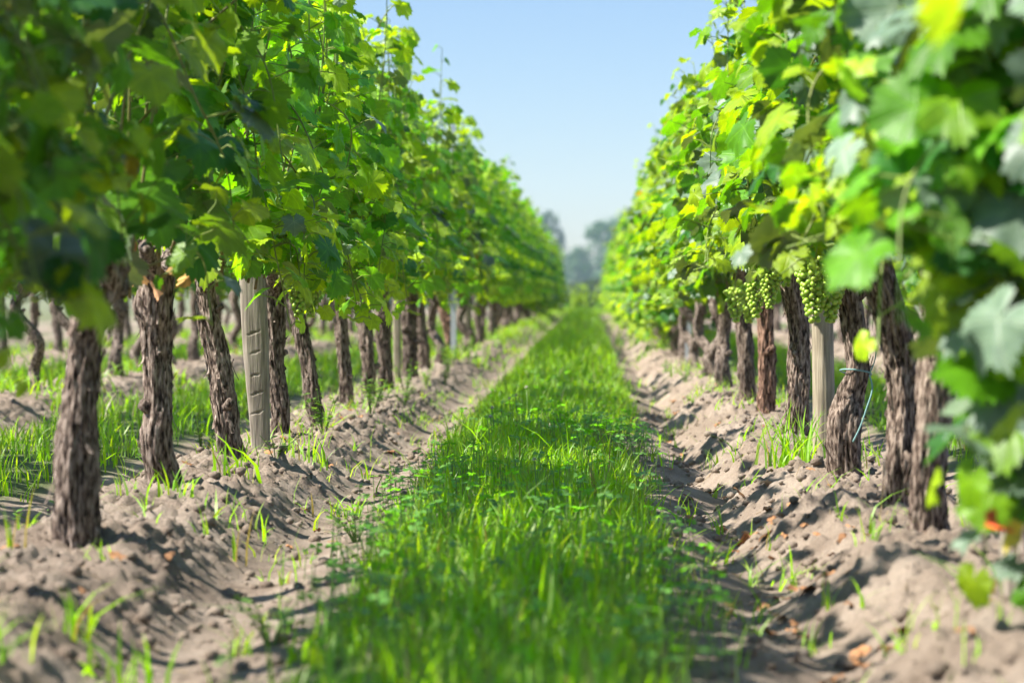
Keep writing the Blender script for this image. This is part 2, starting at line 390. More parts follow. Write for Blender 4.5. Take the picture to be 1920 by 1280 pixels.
def shoot(mb, path, rng, l0, l1, step=.062, lateral=.5, young=.15, side=None, dusty=.22, r0=.0042, zbare=0.0, pbare=(.9, .75), tip=.55):
    """one green cane with its leaves, petioles and side leaves; path (k,3)"""
    P = spline(path, 26); L = np.linalg.norm(np.diff(P, axis=0), axis=1).sum()
    yg = np.linspace(0, 1, 26)[:, None]
    tube(mb, P, np.linspace(r0, .0014, 26), 5, (1 - yg) * np.array([.17, .13, .05]) + yg * np.array([.16, .24, .04]), 1)
    k = max(3, int(L / step)); sd = rng.choice([-1, 1])
    for q in range(k + 1):
        f = min(1.0, (q + rng.uniform(-.2, .2)) / k); f = max(0.02, f)
        pos = np.array([np.interp(f * 25, np.arange(26), P[:, d]) for d in range(3)])
        sd = -sd
        o = np.array([sd * rng.uniform(.55, 1), rng.normal(0, .55), rng.uniform(-.1, .5)]) if side is None else np.array(side) + rng.normal(0, .45, 3) * np.array([1, 1, .6])
        o = nrm(o)
        sc = (l0 * (1 - f) + l1 * f) * rng.uniform(.75, 1.25)
        if f > .9: sc *= .65
        if pos[2] < zbare and rng.rand() < (pbare[0] if o[0] < 0 else pbare[1]): continue
        pl = sc * rng.uniform(.9, 1.5); e = pos + o * pl
        yo = young + tip * max(0, f - .62) / .38
        tube(mb, [pos, pos + o * pl * .5 + np.array([0, 0, .008]), e], [.0017, .0014, .0011], 4, np.array([.20, .26, .05]), 1, False)
        put_leaf(mb, e, o, sc, rng, leaf_tint(rng, yo, dusty))
        if rng.rand() < lateral and f < .92:
            b = nrm(o + rng.normal(0, .5, 3)); m_ = rng.randint(2, 4)
            for j in range(m_):
                bp = pos + b * (.03 + .032 * j) * rng.uniform(.8, 1.5) + np.array([0, 0, -.004 * j]); oo = nrm(b + rng.normal(0, .6, 3))
                sc2 = sc * rng.uniform(.4, .75)
                tube(mb, [pos, bp, bp + oo * sc2 * .7], [.0014, .0012, .0009], 3, np.array([.19, .27, .05]), 1, False)
                put_leaf(mb, bp + oo * sc2 * .7, oo, sc2, rng, leaf_tint(rng, yo + .25, dusty))

def foliage(seed, top=1.36, dusty=.22, low=.40, nsh=12, big=1.0, hem=9, out=7, zbare=0.0, young=.15, sides=(-1, 1), pbare=(.9, .75)):
    rng = np.random.RandomState(seed); mb = MB()
    for q in range(nsh):
        y0 = -.44 + .88 * (q + rng.uniform(.1, .9)) / nsh
        x0 = rng.normal(0, .03); z0 = low + rng.uniform(0, .10); zt = top + rng.normal(0, .07)
        if rng.rand() < .12: zt += rng.uniform(.1, .24)
        x1 = np.clip(rng.normal(0, .085), -.15, .15); x2 = np.clip(x1 + rng.normal(0, .06), -.17, .17)
        y1 = y0 + rng.normal(0, .06); y2 = y1 + rng.normal(0, .08)
        pts = [(x0, y0, z0), ((x0 + x1) / 2, (y0 + y1) / 2, z0 + (zt - z0) * .3), (x1, y1, z0 + (zt - z0) * .62), (x2, y2, zt)]
        if rng.rand() < .3: pts.append((x2 + rng.normal(0, .1), y2 + rng.normal(0, .1), zt + rng.uniform(-.08, .05)))
        shoot(mb, pts, rng, .074 * big, .042 * big, dusty=dusty, zbare=zbare, young=young, pbare=pbare)
    for q in range(out):                                             # canes that lean out and hang
        y0 = rng.uniform(-.5, .5); sd = rng.choice(sides); zt = low + rng.uniform(.05, .5)
        pts = [(0, y0, zt), (sd * .10, y0 + rng.normal(0, .05), zt + .10), (sd * rng.uniform(.16, .24), y0 + rng.normal(0, .12), zt + rng.uniform(-.12, .1)), (sd * rng.uniform(.17, .27), y0 + rng.normal(0, .15), zt - rng.uniform(.08, .25))]
        shoot(mb, pts, rng, .064 * big, .045 * big, young=.2, dusty=dusty, r0=.003)
    for q in range(hem):                                             # short hanging canes that make the ragged hem
        y0 = rng.uniform(-.48, .48); sd = rng.choice(sides); zt = low + rng.uniform(.06, .22)
        x_ = sd * rng.uniform(.07, .2)
        shoot(mb, [(x_ * .3, y0, zt), (x_ * .8, y0 + rng.normal(0, .04), zt + .03), (x_, y0 + rng.normal(0, .08), zt - rng.uniform(.06, .16))], rng, .062 * big, .048 * big, step=.05, young=.12, dusty=dusty, r0=.0025)
    return mb.mesh('vine_foliage', [M_LEAF, M_STEM])

# ------------------------------------------------------------------ trunks
def trunk_mesh(pts, seed, na=72, nl=110, strips=34, tint=(1, 1, 1), cap=True):
    """pts: (x, y, z, r) up the trunk; shaggy bark in long vertical plates"""
    rng = np.random.RandomState(seed)
    C = spline(pts, nl); ctr, rad = C[:, :3], C[:, 3]
    T = np.gradient(ctr, axis=0); T /= np.linalg.norm(T, axis=1)[:, None]
    A = np.cross(T, np.array([0, 1.0, 0])); A /= np.linalg.norm(A, axis=1)[:, None]; B = np.cross(T, A)
    th = np.arange(na) / na * 2 * np.pi
    L = np.concatenate([[0], np.cumsum(np.linalg.norm(np.diff(ctr, axis=0), axis=1))])
    tw = rng.uniform(-2.2, 2.2)
    TH, LL = np.meshgrid(th, L); so = seed * 1.37
    ca, sa = np.cos(TH + tw * LL), np.sin(TH + tw * LL)
    wp = .55 * perlin(ca * 2 + so, sa * 2, LL * 16 + 5)
    big = perlin(ca * 1.2 + so, sa * 1.2, LL * 7)
    ridge = 1 - np.abs(perlin(ca * 3.2 + so + wp, sa * 3.2 + wp, LL * 8)) * 2
    fine = 1 - np.abs(perlin(ca * 8 + so + wp * 2, sa * 8 + 4, LL * 26)) * 2
    plate = perlin(ca * 5 + so, sa * 5, LL * 22 + 9)
    burr = np.clip(perlin(ca * 1.6 + so, sa * 1.6 + 7, LL * 10 + 3) - .18, 0, 1)
    rr = rad[:, None] * .63 * (1 + .17 * big + .15 * ridge + .13 * fine + .09 * plate + .62 * burr)
    V = ctr[:, None] + rr[..., None] * (A[:, None] * np.cos(TH)[..., None] + B[:, None] * np.sin(TH)[..., None])
    V = V.reshape(-1, 3)
    i = (np.arange(nl - 1)[:, None] * na + np.arange(na)[None]).ravel(); j = (np.arange(nl - 1)[:, None] * na + (np.arange(na)[None] + 1) % na).ravel()
    mb = MB(); k = len(V)
    shade = (1 + .16 * plate.ravel())[:, None] * np.asarray(tint)
    V = np.concatenate([V, ctr[[-1]] + T[-1] * rad[-1] * .5]); shade = np.concatenate([shade, shade[-1:]])
    mb.add(V, [[k, (nl - 1) * na + q, (nl - 1) * na + (q + 1) % na] for q in range(na)], np.stack([i, j, j + na, i + na], 1), shade)
    for q in range(rng.randint(2, 5)):                               # pruning stubs and old scars
        s0 = int(nl * rng.uniform(.35, .95)); a0 = rng.uniform(0, 6.28); rd = A[s0] * math.cos(a0) + B[s0] * math.sin(a0); r0 = rad[s0]
        o = ctr[s0] + rd * r0 * .55; l = r0 * rng.uniform(.35, .8); w_ = r0 * rng.uniform(.16, .34)
        tube(mb, [o, o + rd * l * .5 + np.array([0, 0, l * .15]), o + rd * l + np.array([0, 0, l * .4])], [w_ * 1.5, w_ * 1.15, w_], 9, np.asarray(tint) * .8)
    for q in range(strips):                                          # peeling strips of bark
        a0 = rng.uniform(0, 6.28); l0 = rng.uniform(.08, .9) * L[-1]; ln = rng.uniform(.03, .11); wd = rng.uniform(.002, .006)
        f = np.linspace(0, 1, 7); lo = np.clip(l0 + (f - .5) * ln, 0, L[-1]); lift = .006 * rng.uniform(.3, 1.6) * (np.abs(f - rng.uniform(.2, .8)) * 2) ** 2
        ii = np.interp(lo, L, np.arange(nl)); g_ = lambda arr: np.stack([np.interp(ii, np.arange(nl), arr[:, d]) for d in range(arr.shape[1])], 1)
        c0, a_, b_ = g_(ctr), g_(A), g_(B); r0 = np.interp(ii, np.arange(nl), rad)
        aa = a0 - tw * lo * .5
        rdir = a_ * np.cos(aa)[:, None] + b_ * np.sin(aa)[:, None]; td = -a_ * np.sin(aa)[:, None] + b_ * np.cos(aa)[:, None]
        base = c0 + rdir * (r0 * .73 + lift)[:, None]; wv = (wd * (1 - .6 * f ** 2))[:, None]
        VV = np.stack([base - td * wv, base + rdir * .0016, base + td * wv], 1).reshape(-1, 3)
        qd = []
        for s_ in range(6):
            for e in range(2): qd.append([s_ * 3 + e, s_ * 3 + e + 1, s_ * 3 + e + 4, s_ * 3 + e + 3])
        mb.add(VV, None, qd, np.asarray(tint) * rng.uniform(.7, 1.35))
    return mb.mesh('vine_trunk', [M_BARK])

def arms_mesh(seed, head, rng=None):
    """two short gnarled arms along the row from the head (x, z)"""
    rng = np.random.RandomState(seed); out = []
    for sd in (-1, 1):
        ln = rng.uniform(.22, .36); x, z = head
        pts = [(x, 0, z - .05, .026), (x * .8, sd * .06, z + .0, .024), (x * .5, sd * ln * .55, z + .035 + rng.uniform(0, .03), .018), (x * .2 + rng.normal(0, .01), sd * ln, z + rng.uniform(.02, .07), .012)]
        out.append(trunk_mesh(pts, seed * 3 + sd, 24, 40, 6))
        out[-1].name = 'vine_arm'
    return out

# ------------------------------------------------------------------ grapes
def ico(sub=2):
    import bmesh
    bm = bmesh.new(); bmesh.ops.create_icosphere(bm, subdivisions=sub, radius=1.0)
    V = np.array([v.co[:] for v in bm.verts]); T = np.array([[v.index for v in f.verts] for f in bm.faces]); bm.free(); return V, T
ICO = ico()
def bunch_mesh(seed, length=.17, width=.085, br=.0070, shoulder=False):
    rng = np.random.RandomState(seed); mb = MB(); pts = []
    tries = 0
    while tries < 6000:
        tries += 1
        f = rng.rand() ** .8; a = rng.uniform(0, 6.28)
        rr = width / 2 * (1 - .78 * f ** 1.3) * (1 if f > .08 else .6) * rng.uniform(.78, 1.05)
        p = np.array([rr * math.cos(a), rr * math.sin(a), -.02 - f * length])
        if shoulder and rng.rand() < .2: p = np.array([width * .55 + rng.normal(0, .014), rng.normal(0, .014), -.03 - rng.uniform(0, .05)])
        if all(((p - q) ** 2).sum() > (br * 1.72) ** 2 for q in pts): pts.append(p)
    for p in pts:
        s = br * rng.uniform(.86, 1.1); c = np.array([.29, .45, .045]) * rng.uniform(.8, 1.2) + np.array([.05, .02, 0]) * rng.rand()
        mb.add(ICO[0] * s + p, ICO[1], None, c)
        if rng.rand() < .35: tube(mb, [p, p * np.array([.3, .3, 1]) + np.array([0, 0, .014])], [.0011, .0011], 3, np.array([.2, .25, .06]), 1, False)
    tube(mb, [(0, 0, .05), (.003, 0, .01), (0, 0, -.04), (0, 0, -length * .8)], [.0028, .0026, .002, .0012], 5, np.array([.2, .24, .06]), 1)
    return mb.mesh('grape_bunch', [M_GRAPE, M_STEM])
BUNCHES = [bunch_mesh(1, .165, .088, .0068, True), bunch_mesh(2, .13, .078, .0066), bunch_mesh(3, .10, .064, .0064)]

# ------------------------------------------------------------------ vines
LIGHT_TONE[0] = .86  # near left row: its shaded side is darkened in the leaf colour
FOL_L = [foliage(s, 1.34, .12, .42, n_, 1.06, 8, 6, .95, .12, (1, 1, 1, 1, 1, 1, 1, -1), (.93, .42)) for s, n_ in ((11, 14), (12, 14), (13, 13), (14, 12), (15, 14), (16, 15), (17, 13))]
LIGHT_TONE[0] = 1.32  # farther left row: sunlit glow of the canopy put into brighter leaf colour
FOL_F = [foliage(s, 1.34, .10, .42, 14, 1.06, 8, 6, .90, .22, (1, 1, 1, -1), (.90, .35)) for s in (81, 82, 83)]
LIGHT_TONE[0] = 1.0
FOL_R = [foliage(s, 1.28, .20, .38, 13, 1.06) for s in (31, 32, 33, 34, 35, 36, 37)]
LIGHT_TONE[0] = .8  # sparse sets: leaf colour darkened for shade like the near left row
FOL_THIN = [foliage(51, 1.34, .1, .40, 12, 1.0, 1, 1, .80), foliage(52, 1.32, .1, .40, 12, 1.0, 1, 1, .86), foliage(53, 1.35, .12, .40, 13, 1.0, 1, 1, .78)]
LIGHT_TONE[0] = 1.1
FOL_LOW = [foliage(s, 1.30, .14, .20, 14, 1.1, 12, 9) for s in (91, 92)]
LIGHT_TONE[0] = 1.0
FOL_YOUNG = foliage(71, 1.0, .02, .2, 14, 1.1, 9, 7, 0.0, 1.0)
FOL_KNOT = foliage(54, 1.34, .1, .46, 15, 1.06, 1, 3, .8, .12, (1, 1), (.88, .3))
FOL_HERO = [foliage(s, 1.38, .24, .50, 14, 1.06, 5, 7) for s in (61, 62, 63, 64)]
def plain_path(rng, lean=0.0, hgt=.42, r=.036):
    d = rng.normal(0, .028, 4)
    return [(0, 0, -.07, r * 1.35), (0, 0, .0, r * 1.22), (d[0], d[1], .08, r * 1.05), (lean * .45 + d[1], d[2], hgt * .5, r * rng.uniform(.88, 1.05)), (lean * .85 + d[3], d[0], hgt * .85, r * 1.02), (lean, 0, hgt + .05, r * .95)]
rg = np.random.RandomState(5)
FAR_PATH = [plain_path(rg, rg.uniform(-.06, .04), .42, rg.uniform(.030, .042)) for _ in range(7)]
FAR_TRUNK = [trunk_mesh(p, 300 + k, 40, 50, 8, np.array([1, 1, 1]) * rg.uniform(.8, 1.1)) for k, p in enumerate(FAR_PATH)]
FAR_ARMS = [arms_mesh(400 + k, (p[-1][0], p[-1][2])) for k, p in enumerate(FAR_PATH)]

vcount = [0]
def vine(x, y, label, group, fol, path=None, seed=0, tint=(1, 1, 1), flip=False, far=None, bunches=()):
    root = tag(empty('grapevine', (x, y, Hs(x, y))), label, 'grapevine', group)
    if far is None:
        tr = ob('trunk', trunk_mesh(path, seed, tint=tint), root); am = arms_mesh(seed + 50, (path[-1][0], path[-1][2]))
    else:
        tr = ob('trunk', FAR_TRUNK[far], root); am = FAR_ARMS[far]
    for a in am: ob('arm', a, root)
    f = ob('foliage', fol, root)
    if flip: f.rotation_euler = (0, 0, math.pi)
    for (bx, by, bz, k, s) in bunches:
        b = ob('grape_bunch', BUNCHES[k], root, (bx, by, bz)); b.scale = (s, s, s); b.rotation_euler = (0, 0, bx * 40 + by * 30)
    return root

def P(*rows):   # (x, z, r) -> (x, y, z, r)
    return [(x, 0.006 * math.sin(i * 2.1), z, r) for i, (x, z, r) in enumerate(rows)]
GL, GR = 'vines of the left row', 'vines of the right row'
# left row
heroL = [
    (2.58, None, 'nearest vine of the left row, its dark blurred leaves filling the top left corner', -.9, 1.0),
    (3.53, None, 'vine whose dark blurred leaves hang in front of the leftmost trunk', -.9, .9),
    (4.30, P((0, -.07, .062), (0, .0, .056), (.0, .06, .049), (.004, .20, .039), (.016, .33, .039), (.03, .40, .042), (.07, .47, .036)), 'vine with the leftmost large trunk, swollen foot and top leaning right', -.866, .86),
    (5.37, P((.01, -.07, .052), (.005, .0, .047), (-.01, .07, .043), (-.008, .18, .040), (-.014, .30, .041), (-.01, .39, .047), (-.01, .45, .045)), 'vine with stout trunk ending in a knotted head with small withered leaves', -.90, .95),
    (6.26, P((.005, -.07, .05), (.0, .0, .043), (-.008, .06, .038), (-.02, .17, .040), (-.036, .27, .038), (-.055, .37, .031), (-.065, .46, .03)), 'shaggy grey vine trunk in sharp focus just left of the notched stake', -.88, 1.12),
    (7.38, P((.0, -.07, .042), (.0, .0, .038), (.0, .1, .034), (-.02, .22, .036), (-.015, .35, .036), (-.02, .45, .034)), 'vine with mottled dark trunk just right of the notched stake', -.892, .85),
    (8.15, P((.0, -.07, .042), (.0, .0, .038), (-.012, .08, .034), (-.03, .18, .031), (-.055, .30, .032), (-.07, .44, .03)), 'vine with slim dark trunk leaning left under a pale lobed leaf', -.867, .85),
    (9.39, P((.0, -.07, .036), (.0, .0, .033), (-.0, .1, .031), (-.015, .25, .032), (-.025, .43, .03)), 'vine with slender brown trunk standing alone on the soil bank', -.894, .9),
    (10.3, P((.0, -.07, .042), (.0, .0, .04), (-.0, .1, .036), (-.012, .25, .036), (-.02, .43, .034)), 'vine with straight trunk, second left of the thin pale stake', -.89, 1.0),
    (11.1, P((.0, -.07, .048), (.0, .0, .046), (-.0, .1, .040), (-.012, .25, .04), (-.02, .43, .04)), 'vine with dark trunk touching the left side of the thin pale stake', -.885, .72),
    (12.7, P((.0, -.07, .058), (.0, .0, .054), (-.0, .1, .050), (-.006, .25, .05), (-.01, .43, .05)), 'vine with thick dark trunk just right of the thin pale stake', -.89, .72),
    (13.7, P((.0, -.07, .048), (.0, .0, .046), (-.0, .1, .040), (-.02, .25, .04), (-.03, .43, .038)), 'blurred vine trunk second to the right of the thin pale stake', -.885, .9),
    (16.6, P((.0, -.07, .05), (.0, .0, .047), (-.02, .12, .045), (-.055, .27, .045), (-.09, .43, .04)), 'blurred vine with reddish trunk leaning left in front of the grey metal post', -.88, .9),
]
fi = 0
for k, (y, path, lab, x, tn) in enumerate(heroL):
    tint = np.array([1, .97, .95]) * tn if k != 12 else np.array([1.1, .85, .75])
    b = []
    if y == 7.38: b = [(.07, -.16, .50, 1, 1.0), (.10, -.12, .47, 2, 1.0)]
    if y == 12.7: b = [(.16, 0, .5, 1, 1)]
    fo = FOL_KNOT if y == 5.37 else FOL_THIN[k % 3] if y in (4.30, 10.3, 13.7) else FOL_F[k % 3] if y > 6 else FOL_L[(k * 3 + 1) % 7]
    if path is None: vine(x, y, lab, GL, fo, far=k % 7)
    else: vine(x, y, lab, GL, fo, path, 20 + k, tint, False, bunches=b)
rg = np.random.RandomState(77)
y = 18.0; k = 0
vine(-.89, 15.1, 'blurred vine trunk between two others left of the grey metal post', GL, FOL_L[2], far=3)
while y < ROW_END:
    vine(-.9 + rg.normal(0, .015), y, 'small blurred vine far along the left row, beyond the grey metal post', GL, FOL_LOW[rg.randint(2)] if y > 34 and rg.rand() < .5 else FOL_THIN[rg.randint(3)] if rg.rand() < .3 else FOL_F[rg.randint(3)], far=rg.randint(7))
    y += .95 + rg.normal(0, .05)
# right row
heroR = [
    (2.45, None, 'nearest vine of the right row, its blurred leaves filling the top right corner', .6, 1.0, []),
    (3.40, None, 'vine at the right edge with large pale blurred leaves drooping to the ground', .6, 1.0, []),
    (4.40, P((.0, -.07, .05), (.0, .0, .046), (-.005, .08, .04), (.012, .25, .036), (.018, .36, .036), (.01, .47, .034)), 'vine with trunk half hidden behind the drooping blurred leaves on the right', .582, .95, []),
    (5.00, P((.0, -.07, .056), (.0, .0, .048), (.004, .08, .042), (.006, .18, .039), (.0, .28, .040), (-.018, .36, .041), (-.045, .45, .042), (-.06, .52, .038)), 'vine with thick upright trunk right of the teal tie, head leaning left', .604, .95, [(-.08, -.08, .66, 1, .9), (-.03, -.10, .69, 2, 1), (-.045, -.1, .60, 2, 1.1)]),
    (5.94, P((-.0, -.07, .05), (-.004, .0, .047), (-.008, .07, .050), (-.006, .125, .051), (.008, .18, .042), (.019, .225, .034), (.017, .31, .036), (.004, .40, .038), (-.03, .47, .040), (-.075, .53, .040), (-.095, .57, .03)), 'vine with crooked swollen trunk bound by a teal tie, ripening bunches above', .598, .92,
     [(-.085, -.07, .545, 0, 1.05), (-.045, -.05, .50, 1, 1.0), (-.03, -.08, .64, 0, .9), (-.14, .06, .56, 1, .85)]),
    (7.30, P((-.01, -.07, .066), (-.006, .0, .056), (.0, .07, .045), (.006, .17, .040), (.004, .3, .039), (-.018, .42, .036), (-.03, .5, .03)), 'vine with flared shaggy trunk left of the smooth pale stake', .590, 1.0, [(-.085, -.12, .50, 1, .9), (-.12, -.05, .46, 2, 1.0)]),
    (8.86, P((.0, -.07, .045), (.0, .0, .042), (-.0, .1, .037), (-.004, .25, .037), (-.012, .43, .036), (-.02, .5, .03)), 'vine with red brown trunk standing close behind a darker one', .613, .9, [(-.07, -.12, .46, 2, 1.2), (-.12, -.2, .45, 2, 1.1)]),
    (9.90, P((.0, -.07, .044), (.0, .0, .042), (-.004, .1, .04), (-.014, .25, .04), (-.028, .43, .038), (-.035, .5, .03)), 'vine with dark straight trunk, leftmost of the sharp trunks on the right', .612, .78, []),
]
for k, (y, path, lab, x, tn, b) in enumerate(heroR):
    tint = np.array([1, .96, .93]) * tn if k != 6 else np.array([1.05, .80, .70])
    if path is None: vine(x, y, lab, GR, FOL_F[k], far=k % 7, flip=k % 2 == 1)
    else: vine(x, y, lab, GR, FOL_HERO[k % 4], path, 60 + k, tint, k % 2 == 1, bunches=b)
y = 10.95
while y < ROW_END:
    lab = 'blurred vine of the right row between the sharp trunks and the metal post' if y < 15.6 else 'small blurred vine far along the right row, beyond the metal post'
    vine(.6 + rg.normal(0, .015), y, lab, GR, FOL_LOW[rg.randint(2)] if y > 15.8 and rg.rand() < .65 else FOL_R[rg.randint(7)], far=rg.randint(7), flip=rg.rand() < .5, bunches=[(-.14 + rg.normal(0, .02), rg.uniform(-.3, .3), rg.uniform(.48, .6), rg.randint(3), 1.0) for _ in range(2)] if y < 15.6 else ())
    y += .97 + rg.normal(0, .05)
# neighbouring rows, seen between the trunks
for (x, y0, y1, lab, gr, fl) in ((-2.4, 5.2, 34, 'vine of the second row, glimpsed beyond the left trunks', 'vines of the row behind the left row', FOL_L),
                                 (-3.9, 14, 40, 'vine of the third row, a far blur beyond the left trunks', 'vines of the third row on the left', FOL_L),
                                 (2.1, 11, 30, 'vine of the row behind, glimpsed between the right trunks', 'vines of the row behind the right row', FOL_R)):
    y = y0
    while y < y1:
        vine(x + rg.normal(0, .015), y, lab, gr, FOL_THIN[rg.randint(3)] if rg.rand() < .6 else fl[rg.randint(7)], far=rg.randint(7))
        y += .95 + rg.normal(0, .05)

# ------------------------------------------------------------------ grass
def blades(pos, hgt, wid, rng, cols, lean=.45):
    """ribbon blades: pos (n,3), returns V, T, C"""
    n = len(pos); az = rng.uniform(0, 2 * np.pi, n); ln = hgt * np.abs(rng.normal(0, lean, n)) + hgt * .12
    d = np.stack([np.cos(az), np.sin(az), np.zeros(n)], 1); s = np.stack([-np.sin(az), np.cos(az), np.zeros(n)], 1)
    tw = rng.normal(0, .6, n); s = s * np.cos(tw)[:, None] + d * np.sin(tw)[:, None]
    fs = np.array([0, .35, .7, 1.0]); V = np.empty((n, 7, 3))
    for q, f in enumerate(fs):
        c = pos + d * (ln * f ** 2)[:, None] + np.array([0, 0, 1.0]) * (hgt * (f - .25 * f * f * np.minimum(1, ln / hgt)))[:, None]
        if q < 3:
            wq = (wid * (1, .95, .6)[q] / 2)[:, None]
            V[:, 2 * q] = c - s * wq; V[:, 2 * q + 1] = c + s * wq
        else: V[:, 6] = c
    T = np.array([[0, 1, 3], [0, 3, 2], [2, 3, 5], [2, 5, 4], [4, 5, 6]])
    T = (T[None] + (np.arange(n) * 7)[:, None, None]).reshape(-1, 3)
    return V.reshape(-1, 3), T, np.repeat(cols, 7, 0)
def grass_cols(rng, n):
    c = np.tile(np.array([.215, .450, .008]), (n, 1)) * rng.uniform(.7, 1.35, n)[:, None]
    yl = rng.rand(n) < .24; c[yl] = np.array([.30, .45, .02])
    dr = rng.rand(n) < .05; c[dr] = np.array([.30, .25, .12])
    return c
def grass_obj(name, areas, seed, label):
    rng = np.random.RandomState(seed); Vs, Ts, Cs, o = [], [], [], 0
    for (x0, x1, y0, y1, dens, hm, wm, thr) in areas:
        n = int((x1 - x0) * (y1 - y0) * dens); x = rng.uniform(x0, x1, n); y = rng.uniform(y0, y1, n)
        clump = perlin(x * 5, y * 5, 11) * .6 + perlin(x * 14, y * 14, 12) * .4
        k = (grass_mask(x, y) * (0.68 + 1.25 * clump) > rng.uniform(thr, 1, n) * .8) ; x, y, clump = x[k], y[k], clump[k]; n = len(x)
        h = hm * np.clip(1 + .9 * clump, .45, 1.7) * rng.uniform(.45, 1.25, n) * np.where(rng.rand(n) < .07, 1.7, 1) * (.55 + .45 * grass_mask(x, y))
        V, T, C = blades(np.stack([x, y, height(x, y) - .004], 1), h, wm * rng.uniform(.6, 1.3, n), rng, grass_cols(rng, n))
        Vs.append(V); Ts.append(T + o); Cs.append(C); o += len(V)
    g = ob(name, mesh_np(name, np.concatenate(Vs), np.concatenate(Ts), None, np.concatenate(Cs), True, [M_GRASS]))
    return tag(g, label, 'grass', None, 'stuff')
grass_obj('grass', [(-.62, .32, 2.1, 6.0, 5600, .064, .0050, .15), (-.62, .32, 6.0, 13, 5000, .066, .0050, .15), (-.62, .32, 13, 30, 2600, .085, .006, .1), (-.62, .32, 30, ROW_END + 4, 1000, .085, .010, .1)], 3,
          'lush green grass strip down the middle between the two vine rows')
grass_obj('side_grass', [(-2.2, -1.1, 4.0, 14, 1700, .07, .0048, .62), (-2.2, -1.1, 14, 40, 800, .07, .007, .45), (-3.8, -2.7, 10, 40, 700, .08, .008, .3), (.9, 1.8, 5, 30, 900, .07, .006, .35)], 4,
          'patchy grass seen between trunks in the neighbouring alleys')
# sparse sprouts on the tilled soil
rng = np.random.RandomState(6)
n = 1700; x = rng.uniform(-1.7, .85, n); y = 2.2 + 12 * rng.rand(n) ** 1.2
k = (grass_mask(x, y) < .3) & (perlin(x * 2, y * 2, 30) > -.05); x, y = x[k], y[k]
x = np.repeat(x, 5) + rng.normal(0, .012, len(x) * 5); y = np.repeat(y, 5) + rng.normal(0, .012, len(y) * 5); n = len(x)
V, T, C = blades(np.stack([x, y, height(x, y) - .003], 1), rng.uniform(.015, .085, n), rng.uniform(.002, .0055, n), rng, grass_cols(rng, n) * 1.15, .7)
tag(ob('sprout_grass', mesh_np('sprout_grass', V, T, None, C, True, [M_GRASS])), 'sparse green sprouts scattered over the tilled soil banks', 'sprouts', None, 'stuff')

rng = np.random.RandomState(16)
n = 16000; x = np.where(rng.rand(n) < .5, -.9, .6) + rng.normal(0, .16, n); y = 13.5 + 52 * rng.rand(n); k = perlin(x * 1.5, y * .7, 31) > -.12 + .25 * (y < 20); x, y = x[k], y[k]; n = len(x)
m_ = 9000; x2 = np.where(rng.rand(m_) < .6, -2.4, -3.9) + rng.normal(0, .22, m_); y2 = 6 + 32 * rng.rand(m_); k2 = perlin(x2 * 1.5, y2 * .8, 33) > -.05
x = np.concatenate([x, x2[k2]]); y = np.concatenate([y, y2[k2]]); n = len(x)
V, T, C = blades(np.stack([x, y, height(x, y) - .003], 1), rng.uniform(.03, .13, n), rng.uniform(.006, .016, n), rng, grass_cols(rng, n) * .9, .8)
tag(ob('bank_grass', mesh_np('bank_grass', V, T, None, C, True, [M_GRASS])), 'blurred low weeds and grass covering the banks farther off under the rows', 'weeds', None, 'stuff')

